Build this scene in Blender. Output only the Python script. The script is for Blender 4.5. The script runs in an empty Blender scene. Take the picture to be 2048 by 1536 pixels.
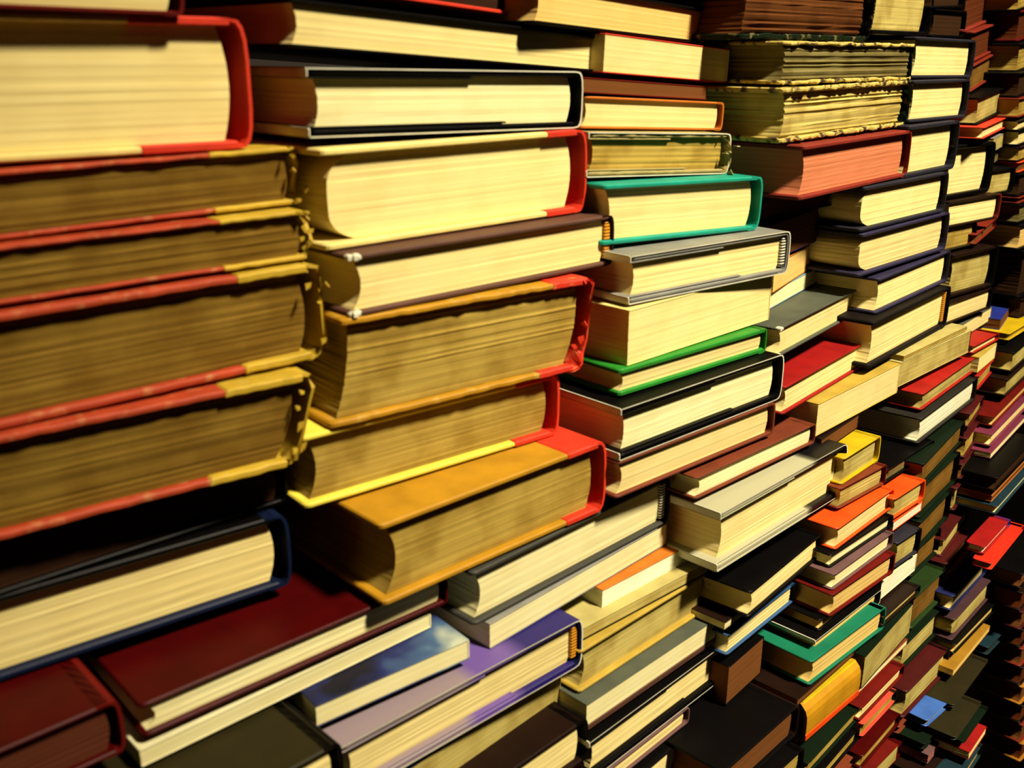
import bpy, bmesh, math, random
from mathutils import Vector, Matrix

scene = bpy.context.scene
COL = scene.collection

# ------------------------------------------------------------------ materials
COVER = {
'dkred':(.11,.005,.003),'cream2':(.80,.66,.22),'red':(.62,.035,.012),'brick':(.40,.05,.015),'mustard':(.50,.33,.025),
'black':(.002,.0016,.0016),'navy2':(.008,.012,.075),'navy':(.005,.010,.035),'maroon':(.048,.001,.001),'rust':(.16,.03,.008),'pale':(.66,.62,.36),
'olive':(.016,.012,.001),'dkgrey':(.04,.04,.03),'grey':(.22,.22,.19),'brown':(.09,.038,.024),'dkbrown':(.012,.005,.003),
'ochre':(.42,.21,.008),'yellow':(.80,.66,.07),'photo':(.05,.09,.20),'white':(.72,.70,.52),'purple':(.13,.09,.36),
'tan':(.42,.33,.12),'orange':(.50,.14,.012),'olivel':(.34,.28,.10),'teal':(.01,.30,.20),'green':(.02,.22,.02),
'brown2':(.15,.030,.010),'palejk':(.36,.35,.22),'mustard2':(.42,.29,.04),'greyg':(.07,.08,.055),'mauve':(.12,.06,.06),
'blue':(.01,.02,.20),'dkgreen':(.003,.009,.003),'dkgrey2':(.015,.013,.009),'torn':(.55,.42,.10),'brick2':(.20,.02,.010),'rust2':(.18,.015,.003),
'purpled':(.05,.02,.09),'ltblue':(.14,.26,.34),'crimson':(.27,.004,.003),'lemon':(.52,.36,.006),'vermilion':(.78,.07,.006),
'emerald':(.004,.15,.075),'blue2':(.03,.09,.22),'amberb':(.50,.24,.006),'salmon':(.75,.06,.03),'navyd':(.014,.013,.022),
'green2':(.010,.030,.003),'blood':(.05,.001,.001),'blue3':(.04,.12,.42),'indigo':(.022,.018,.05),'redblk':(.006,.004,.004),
'olivey2':(.42,.36,.12),'crimson2':(.32,.008,.004),'greyd':(.10,.09,.07),'plum':(.14,.02,.045),'petrol':(.004,.022,.032),
'scarlet':(.62,.02,.005),'plumd':(.05,.02,.025),'amberd':(.30,.15,.01),'amberb2':(.40,.16,.01)}
PAGE = {
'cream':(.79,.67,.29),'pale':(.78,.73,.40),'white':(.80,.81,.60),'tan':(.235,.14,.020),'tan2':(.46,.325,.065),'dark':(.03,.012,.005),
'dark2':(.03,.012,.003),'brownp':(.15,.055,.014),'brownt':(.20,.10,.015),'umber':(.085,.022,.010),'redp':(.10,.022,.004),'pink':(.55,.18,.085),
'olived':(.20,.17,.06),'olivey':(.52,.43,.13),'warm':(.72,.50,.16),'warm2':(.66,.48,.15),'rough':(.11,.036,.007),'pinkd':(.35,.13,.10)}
MATS = {}

def nodes(name):
    m = bpy.data.materials.new(name); m.use_nodes = True
    nt = m.node_tree; bs = nt.nodes['Principled BSDF']
    return m, nt, bs

def page_mat(key):
    k = 'pages_'+key
    if k in MATS: return MATS[k]
    c = PAGE[key]
    m, nt, bs = nodes(k)
    N, L = nt.nodes.new, nt.links.new
    tc = N('ShaderNodeTexCoord')
    mp = N('ShaderNodeMapping'); mp.inputs['Scale'].default_value = (4, 4, 1700)
    L(tc.outputs['Object'], mp.inputs['Vector'])
    n1 = N('ShaderNodeTexNoise'); n1.inputs['Scale'].default_value = 1.0; n1.inputs['Detail'].default_value = 4
    L(mp.outputs[0], n1.inputs['Vector'])
    mp2 = N('ShaderNodeMapping'); mp2.inputs['Scale'].default_value = (1.5, 1.5, 420)
    L(tc.outputs['Object'], mp2.inputs['Vector'])
    n2 = N('ShaderNodeTexNoise'); n2.inputs['Scale'].default_value = 1.0; n2.inputs['Detail'].default_value = 3
    L(mp2.outputs[0], n2.inputs['Vector'])
    n3 = N('ShaderNodeTexNoise'); n3.inputs['Scale'].default_value = 45; n3.inputs['Detail'].default_value = 5
    L(tc.outputs['Object'], n3.inputs['Vector'])
    old = key in ('tan','tan2','olived','rough','brownt','olivey')
    r1 = N('ShaderNodeValToRGB')
    lo = .66 if old else .92
    r1.color_ramp.elements[0].position = .32; r1.color_ramp.elements[0].color = (c[0]*lo, c[1]*lo*.96, c[2]*lo*.85, 1)
    r1.color_ramp.elements[1].position = .62; r1.color_ramp.elements[1].color = (*c, 1)
    mix = N('ShaderNodeMath'); mix.operation = 'MULTIPLY_ADD'; mix.inputs[1].default_value = .5
    L(n1.outputs['Fac'], mix.inputs[0])
    h = N('ShaderNodeMath'); h.operation = 'MULTIPLY'; h.inputs[1].default_value = .5
    L(n2.outputs['Fac'], h.inputs[0]); L(h.outputs[0], mix.inputs[2])
    L(mix.outputs[0], r1.inputs[0])
    # foxing and scuffs
    r3 = N('ShaderNodeValToRGB')
    r3.color_ramp.elements[0].position = .38; r3.color_ramp.elements[0].color = (.72, .66, .55, 1) if old else (.95,.93,.88,1)
    r3.color_ramp.elements[1].position = .60; r3.color_ramp.elements[1].color = (1.0, 1.0, 1.0, 1)
    L(n3.outputs['Fac'], r3.inputs[0])
    mm = N('ShaderNodeMix'); mm.data_type = 'RGBA'; mm.blend_type = 'MULTIPLY'; mm.inputs['Factor'].default_value = 1
    L(r1.outputs[0], mm.inputs[6]); L(r3.outputs[0], mm.inputs[7])
    # small value shift book to book
    oi = N('ShaderNodeObjectInfo'); hs = N('ShaderNodeHueSaturation')
    mr = N('ShaderNodeMapRange'); mr.inputs['To Min'].default_value = .90; mr.inputs['To Max'].default_value = 1.08
    L(oi.outputs['Random'], mr.inputs['Value']); L(mr.outputs[0], hs.inputs['Value'])
    L(mm.outputs[2], hs.inputs['Color']); L(hs.outputs[0], bs.inputs['Base Color'])
    bs.inputs['Roughness'].default_value = .9; bs.inputs['Specular IOR Level'].default_value = .08
    bp = N('ShaderNodeBump'); bp.inputs['Strength'].default_value = .4 if old else .12; bp.inputs['Distance'].default_value = .0006
    L(mix.outputs[0], bp.inputs['Height']); L(bp.outputs[0], bs.inputs['Normal'])
    MATS[k] = m
    return m

GLOSSY = {'maroon','black','dkbrown','grey','teal','green','navy','purple','lemon','vermilion','blue3','white','palejk'}
def cover_mat(key, worn=False, edge=False):
    k = 'cover_'+key+('_worn' if worn else '')+('_paper_edge' if edge else '')
    if k in MATS: return MATS[k]
    c = COVER[key]
    m, nt, bs = nodes(k)
    N, L = nt.nodes.new, nt.links.new
    if edge: c = (.66,.64,.48)
    tc = N('ShaderNodeTexCoord')
    n1 = N('ShaderNodeTexNoise'); n1.inputs['Scale'].default_value = 60; n1.inputs['Detail'].default_value = 6
    L(tc.outputs['Object'], n1.inputs['Vector'])
    r = N('ShaderNodeValToRGB')
    r.color_ramp.elements[0].position = .30; r.color_ramp.elements[0].color = (c[0]*.75, c[1]*.75, c[2]*.75, 1)
    r.color_ramp.elements[1].position = .65; r.color_ramp.elements[1].color = (*c, 1)
    L(n1.outputs['Fac'], r.inputs[0])
    out = r.outputs[0]
    if worn:
        n2 = N('ShaderNodeTexNoise'); n2.inputs['Scale'].default_value = 170; n2.inputs['Detail'].default_value = 4
        L(tc.outputs['Object'], n2.inputs['Vector'])
        r2 = N('ShaderNodeValToRGB'); r2.color_ramp.elements[0].position = .50 if key == 'torn' else .56; r2.color_ramp.elements[1].position = .62 if key == 'torn' else .9
        L(n2.outputs['Fac'], r2.inputs[0])
        mm = N('ShaderNodeMix'); mm.data_type = 'RGBA'
        w = (.55,.45,.16) if key != 'torn' else (.05,.03,.015)
        mm.inputs[7].default_value = (*[(a+b)/2 for a, b in zip(w, c)], 1) if key != 'torn' else (*w, 1)
        L(out, mm.inputs[6]); L(r2.outputs[0], mm.inputs['Factor']); out = mm.outputs[2]
    if key == 'photo':
        n2 = N('ShaderNodeTexNoise'); n2.inputs['Scale'].default_value = 22; n2.inputs['Detail'].default_value = 3
        L(tc.outputs['Object'], n2.inputs['Vector'])
        r2 = N('ShaderNodeValToRGB'); e = r2.color_ramp.elements
        e[0].position = .40; e[0].color = (.004,.004,.012,1); e[1].position = .74; e[1].color = (.40,.44,.32,1)
        a = e.new(.50); a.color = (.012,.018,.09,1); a = e.new(.62); a.color = (.05,.10,.19,1)
        L(n2.outputs['Fac'], r2.inputs[0]); out = r2.outputs[0]
    if key == 'purple' and not edge:   # jacket printed lilac, violet and deep blue from fore-edge to spine
        sx = N('ShaderNodeSeparateXYZ'); L(tc.outputs['Object'], sx.inputs[0])
        r2 = N('ShaderNodeValToRGB'); e = r2.color_ramp.elements
        e[0].position = .066; e[0].color = (.22,.17,.19,1); e[1].position = .074; e[1].color = (.12,.07,.26,1)
        a = e.new(.095); a.color = (.12,.07,.26,1); a = e.new(.105); a.color = (.015,.01,.10,1)
        L(sx.outputs[0], r2.inputs[0]); out = r2.outputs[0]
    if key == 'palejk' and not edge:   # white jacket with a black printed spine side
        sx = N('ShaderNodeSeparateXYZ'); L(tc.outputs['Object'], sx.inputs[0])
        r2 = N('ShaderNodeValToRGB'); e = r2.color_ramp.elements
        e[0].position = .100; e[0].color = (*c, 1); e[1].position = .102; e[1].color = (.003,.0025,.003,1)
        L(sx.outputs[0], r2.inputs[0]); out = r2.outputs[0]
    L(out, bs.inputs['Base Color']); bs.inputs['Specular IOR Level'].default_value = .08 if key in ('black','dkbrown','dkgreen','redblk','navy','maroon','dkred') else .22
    bs.inputs['Roughness'].default_value = 0.45 if key in GLOSSY else .6
    bp = N('ShaderNodeBump'); bp.inputs['Strength'].default_value = .25; bp.inputs['Distance'].default_value = .0004
    n4 = N('ShaderNodeTexNoise'); n4.inputs['Scale'].default_value = 900
    L(tc.outputs['Object'], n4.inputs['Vector']); L(n4.outputs['Fac'], bp.inputs['Height']); L(bp.outputs[0], bs.inputs['Normal'])
    MATS[k] = m
    return m

def band_mat(kind):
    k = 'headband_'+kind
    if k in MATS: return MATS[k]
    m, nt, bs = nodes(k); N, L = nt.nodes.new, nt.links.new
    tc = N('ShaderNodeTexCoord'); wv = N('ShaderNodeTexWave'); wv.bands_direction = 'Z'; wv.inputs['Scale'].default_value = 190
    L(tc.outputs['Object'], wv.inputs['Vector'])
    r = N('ShaderNodeValToRGB'); r.color_ramp.interpolation = 'CONSTANT'
    r.color_ramp.elements[0].color = (.008,.008,.008,1)
    r.color_ramp.elements[1].position = .5
    r.color_ramp.elements[1].color = (.75,.72,.55,1) if kind == 'white' else (.75,.30,.01,1)
    if kind == 'amber': r.color_ramp.elements[1].position = .25
    L(wv.outputs['Fac'], r.inputs[0]); L(r.outputs[0], bs.inputs['Base Color'])
    MATS[k] = m
    return m

# ------------------------------------------------------------------ mesh helpers
def add_obj(name, bm, mats, parent=None, shear=None, smooth=True):
    if shear:
        sh, t = shear
        for v in bm.verts: v.co.x += sh*(v.co.z/t-.5)
    bmesh.ops.recalc_face_normals(bm, faces=bm.faces)
    me = bpy.data.meshes.new(name); bm.to_mesh(me); bm.free()
    for m in mats: me.materials.append(m)
    o = bpy.data.objects.new(name, me); COL.objects.link(o)
    if parent: o.parent = parent
    return o

def loft(bm, loops, mat=0, cap=True, capmat=None):
    rows = [[bm.verts.new(p) for p in lp] for lp in loops]
    n = len(rows[0])
    for a, c in zip(rows, rows[1:]):
        for i in range(n):
            f = bm.faces.new((a[i], a[(i+1) % n], c[(i+1) % n], c[i])); f.material_index = mat
    if cap:
        for r in (rows[0], rows[-1]):
            f = bm.faces.new(r); f.material_index = mat if capmat is None else capmat

def outline(x0, x1, y0, y1, rnd, seg=1, jit=0., rl=.003, rr=.0012):
    pts = []
    def corner(cx, cy, r, a0):
        for k in range(4):
            a = a0+k*math.pi/6
            pts.append([cx+r*math.cos(a), cy+r*math.sin(a)])
    rl = min(rl, (x1-x0)*.2); rr = min(rr, (x1-x0)*.2)
    corner(x0+rl, y0+rl, rl, math.pi)
    for k in range(1, seg):
        pts.append([x0+rl+(x1-rr-x0-rl)*k/seg, y0+rnd.uniform(-1, 1)*jit*rnd.random()])
    corner(x1-rr, y0+rr, rr, 1.5*math.pi)
    corner(x1-rr, y1-rr, rr, 0)
    corner(x0+rl, y1-rl, rl, .5*math.pi)
    return pts

def board(bm, x0, x1, y0, y1, z0, z1, rnd, seg=1, jit=0., mat=0, rl=.003, rr=.0008, warp=0.):
    """A rounded-corner board with chamfered rims."""
    o = outline(x0, x1, y0, y1, rnd, seg, jit, rl, rr)
    c = min(.0007, (z1-z0)*.3)
    cx, cy = (x0+x1)/2, (y0+y1)/2
    ins = [[p[0]+(c if p[0] < cx else -c), p[1]+(c if p[1] < cy else -c)] for p in o]
    w = [rnd.uniform(-1, 1)*warp for _ in o]
    loft(bm, [[(p[0], p[1], z+e) for p, e in zip(s, w)] for s, z in ((ins, z0), (o, z0+c), (o, z1-c), (ins, z1))], mat)

def page_block(w, d, t, x0, x1, y0, y1, z0, z1, rnd, conc=0., rb=0., rough=1.):
    bm = bmesh.new()
    n = max(6, min(34, int((z1-z0)/.0011)))
    nx = 9
    wav = [rnd.uniform(-1, 1) for _ in range(nx)]
    loops = []
    for i in range(n+1):
        u = i/n; z = z0+(z1-z0)*u; s = 1-(2*u-1)**2
        xa = x0+(conc*s if conc > 0 else -conc*(1-s)**2*1.0)
        xa += rnd.uniform(-1, 1)*.00012*rough
        xb = x1+rb*s
        j = rnd.uniform(-1, 1)*.00009*rough**2
        row = [(xa+(xb-xa)*k/(nx-1), y0+j*(1+.4*wav[k])+wav[(k+i//5) % nx]*.00004*rough**2, z) for k in range(nx)]
        row += [(xb, y0+(y1-y0)*.5, z), (xb, y1, z), (xa, y1, z), (xa+rnd.uniform(-1, 1)*.0003*rough, y0+(y1-y0)*.6, z), (xa+rnd.uniform(-1, 1)*.0003*rough, y0+(y1-y0)*.25, z)]
        loops.append(row)
    loft(bm, loops)
    return bm

def spine_shell(w, d, t, bl, th, rnd, ragged=0., k=9, wrapto=None, mats=(0, 0), y0=0., split=None, flat=False):
    """Curved strip from the top board round to the bottom board, open towards the pages."""
    bm = bmesh.new()
    x = w-bl
    out, inn = [], []
    lead = wrapto if wrapto is not None else x-.004
    out.append((lead, t)); inn.append((lead, t-th))
    for i in range(k+1):
        a = math.pi/2-math.pi*i/k
        e = .55
        ca, sa = math.cos(a), math.sin(a)
        X = x+bl*(max(ca, 0)**e); Z = t/2+(t/2)*(abs(sa)**e if not flat else abs(sa)**.4)*(1 if sa >= 0 else -1)
        out.append((X, Z))
        X2 = x-.0003+(bl-th)*(max(ca, 0)**e); Z2 = t/2+(t/2-th)*(abs(sa)**e if not flat else abs(sa)**.4)*(1 if sa >= 0 else -1)
        inn.append((X2, Z2))
    out.append((lead, 0)); inn.append((lead, th))
    ring = out+inn[::-1]
    ys = [y0, y0+.006, d*.5, d]
    loops = []
    nn = len(ring)
    jit = [rnd.uniform(-.6, 1)*ragged for _ in out]
    jit = jit+jit[::-1]
    jx = [rnd.uniform(-1, 1)*ragged*.35 for _ in out]; jx = jx+jx[::-1]
    for i, y in enumerate(ys):
        f = 1 if i == 0 else (.3 if i == 1 else 0)
        loops.append([(p[0]+jx[q]*f, y+jit[q]*f, p[1]) for q, p in enumerate(ring)])
    loft(bm, loops, 0, True, mats[1])
    return bm

# ------------------------------------------------------------------ one book
def make_book(row, n):
    name, org, yaw, tilt, w, t, d, st, opt, cov, sp, pg, label = row
    rnd = random.Random(n*7+3)
    opts = opt.split()
    def num(pre, dv=0):
        for o in opts:
            if o.startswith(pre) and o[len(pre):].isdigit(): return int(o[len(pre):])
        return dv
    e = bpy.data.objects.new(name, None); COL.objects.link(e)
    e.empty_display_size = .02
    e.rotation_euler = (0, -tilt, yaw)
    e.location = org
    e['label'] = label; e['category'] = 'book'; e['group'] = 'books piled in the long book wall'
    worn = 'w' in opts or 'w2' in opts or 'w3' in opts
    shear = (num('sh')/1000., t) if num('sh') else None
    cm = cover_mat(cov, worn); sm = cover_mat(sp, worn) ; pm = page_mat(pg)
    if st == 'P':
        ct = min(.0007, t*.12)
        cb = .004 if 'cb' in opts else ct
        bm = page_block(w, d, t, 0, w-.0007, 0, d, cb, t-ct, rnd, conc=0., rough=.7)
        add_obj('page_block', bm, [pm], e, shear)
        for nm, z0, z1, mk in (('front_cover', t-ct, t, cm), ('back_cover', 0, cb, sm if ('cb' in opts or 'kb' in opts) else cm)):
            bm = bmesh.new(); board(bm, -.0002, w, -.0003, d, z0, z1, rnd, rl=.0008, rr=.0004)
            add_obj(nm, bm, [mk], e, shear)
        bm = bmesh.new(); board(bm, w-.0008, w+.0001, -.0003, d, ct*.5, t-ct*.5, rnd, rl=.0002, rr=.0002)
        add_obj('spine', bm, [sm if sp not in ('pale',) else cm], e, shear)
        return e
    bt = max(.0009, min(.0032, t*.085)); ov = min(.0042, max(.002, t*.12))
    if num('bt'): bt = num('bt')/10000.
    bl = max(.003, min(.008, t*.2)); 
    if 't18' in opts: bl = .009
    jt = .0007 if st == 'J' else 0.
    if st == 'S':
        bm = page_block(w, d, t, .002, w-.002, .006, d-ov, bt, t-bt, rnd); add_obj('page_block', bm, [pm], e)
        for nm, z0, z1 in (('front_cover', t-bt, t), ('back_cover', 0, bt)):
            bm = bmesh.new(); board(bm, 0, w, .003, d, z0, z1, rnd); add_obj(nm, bm, [cm], e)
        bm = bmesh.new(); k = 8
        loops = []
        for i in range(k+1):
            u = i/k; z = t*u; b = .005*(1-(2*u-1)**4)
            loops.append([(0, .004-b, z), (w, .004-b, z), (w, .0062-b*.9, z), (0, .0062-b*.9, z)])
        loft(bm, loops); add_obj('spine', bm, [sm], e)
        bm = bmesh.new(); board(bm, .0, w, -.0012, .001, t*.12, t*.30, rnd, rl=.0003, rr=.0003)
        o = add_obj('spine_band', bm, [cover_mat('vermilion')], e); o['label'] = 'red band along the amber spine'
        return e
    conc = .0025
    if 'cv' in opts: conc = .006
    if 'cv2' in opts: conc = .010
    if 'rc' in opts: conc = -.012
    if 's' in opts and 'rc' not in opts and 'cv' not in opts: conc = .004
    rough = 1.6 if worn else 1.
    if 'w3' in opts: rough = 3.
    xe = w-bl-max(.002, bl*.35)
    bm = page_block(w, d, t, ov, xe, ov, d-ov, bt+jt, t-bt-jt, rnd, conc, bl*.45, rough)
    add_obj('page_block', bm, [pm], e, shear)
    fr = num('t')/100.
    seg, jit, warp = (1, 0, 0)
    if worn: seg, jit, warp = (26, .0007, .0002)
    if 'w3' in opts: seg, jit, warp = (46, .0022, .0006)
    rl = .0045 if 'f' in opts else .0028
    for nm, z0, z1 in (('front_cover', t-bt-jt, t-jt), ('back_cover', jt, bt+jt)):
        bm = bmesh.new()
        if fr:
            xs = w*(1-fr)
            board(bm, 0, xs, 0, d, z0+.0002, z1-.0002, rnd, seg, jit, 0, rl, .0004, warp)
            board(bm, xs-.0004, w-bl+.001, -.0004, d+.0002, z0-.0001, z1+.00005, rnd, max(1, seg//3), jit, 1, .0004, .0006, warp)
            mats = [cm, sm]
        else:
            board(bm, 0, w-bl+.001, 0, d, z0, z1, rnd, seg, jit, 0, rl, .0006, warp)
            mats = [cover_mat('black') if 'fb' in opts and nm == 'front_cover' else cm]  # fb: top board painted black to stand for the deep shade over it
        c = add_obj(nm, bm, mats, e, shear)
        if 'f' in opts:      # frayed light cloth tips on the corner
            bm = bmesh.new()
            for q in range(7):
                a = rnd.random()*1.2; bx = rnd.uniform(-.0006, .004); by = rnd.uniform(-.0016, .0005)
                s = rnd.uniform(.0007, .0016)
                board(bm, bx, bx+s*1.5, by, by+s*2, (z0+z1)/2-s, (z0+z1)/2+s, rnd, rl=.0002, rr=.0002)
            f = add_obj('frayed_corner', bm, [cover_mat('white')], c, shear); f['label'] = 'frayed pale cloth corner'
    rag = .0035 if worn else 0.
    if 'w2' in opts: rag = .006
    bm = spine_shell(w, d, t-2*jt, bl, .0011 if t > .015 else .0007, rnd, rag)
    for v in bm.verts: v.co.z += jt
    add_obj('spine', bm, [sm], e, shear)
    if worn and 'w3' not in opts:   # curled scraps of torn spine cloth
        bm = bmesh.new()
        for q in range(5):
            z = t*rnd.random(); x = w-bl+rnd.uniform(-.003, bl); y = rnd.uniform(-.006, .001); a = rnd.uniform(-1, 1)
            s = rnd.uniform(.0012, .0034)
            p = [(x, y, z), (x+s*.5, y-.001, z+s*a), (x+s, y+.001, z+s*a*1.7), (x+s*.6, y+.004, z+s*a)]
            q0 = [bm.verts.new(v) for v in p]; q1 = [bm.verts.new((v[0]+.0003, v[1]+.0002, v[2]+.0005)) for v in p]
            for i in range(4): bm.faces.new((q0[i], q0[(i+1) % 4], q1[(i+1) % 4], q1[i]))
            bm.faces.new(q0); bm.faces.new(q1)
        add_obj('torn_spine_cloth', bm, [sm], e, shear)
    if 'hb' in opts or 'ho' in opts:
        bm = bmesh.new()
        board(bm, xe+bl*.25, xe+bl*.25+.0045, ov-.0018, ov+.004, bt+jt+.001, t-bt-jt-.001, rnd, rl=.0008, rr=.0008)
        o = add_obj('headband', bm, [band_mat('amber' if 'ho' in opts else 'white')], e, shear)
        o['label'] = 'striped headband'
    if st == 'J':
        bm = spine_shell(w+.0003, d+.0004, t, bl, .0006, rnd, 0, 9, -.0006, (0, 1), -.0006)
        # flaps folded in over the board edges
        for z0, z1, fx in ((t-bt-jt-.0012, t-bt-jt-.0004, .55), (bt+jt+.0004, bt+jt+.0012, .68)):
            board(bm, -.0007, w*fx, .0004, d, z0, z1, rnd, mat=0, rl=.0004, rr=.0004)
        board(bm, -.0012, -.0005, -.0006, d, t-bt-jt-.001, t, rnd, mat=1, rl=.0002, rr=.0002)
        board(bm, -.0012, -.0005, -.0006, d, 0, bt+jt+.001, rnd, mat=1, rl=.0002, rr=.0002)
        add_obj('dust_jacket', bm, [cover_mat(cov), cover_mat('white', edge=True)], e, shear)
    return e

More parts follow.
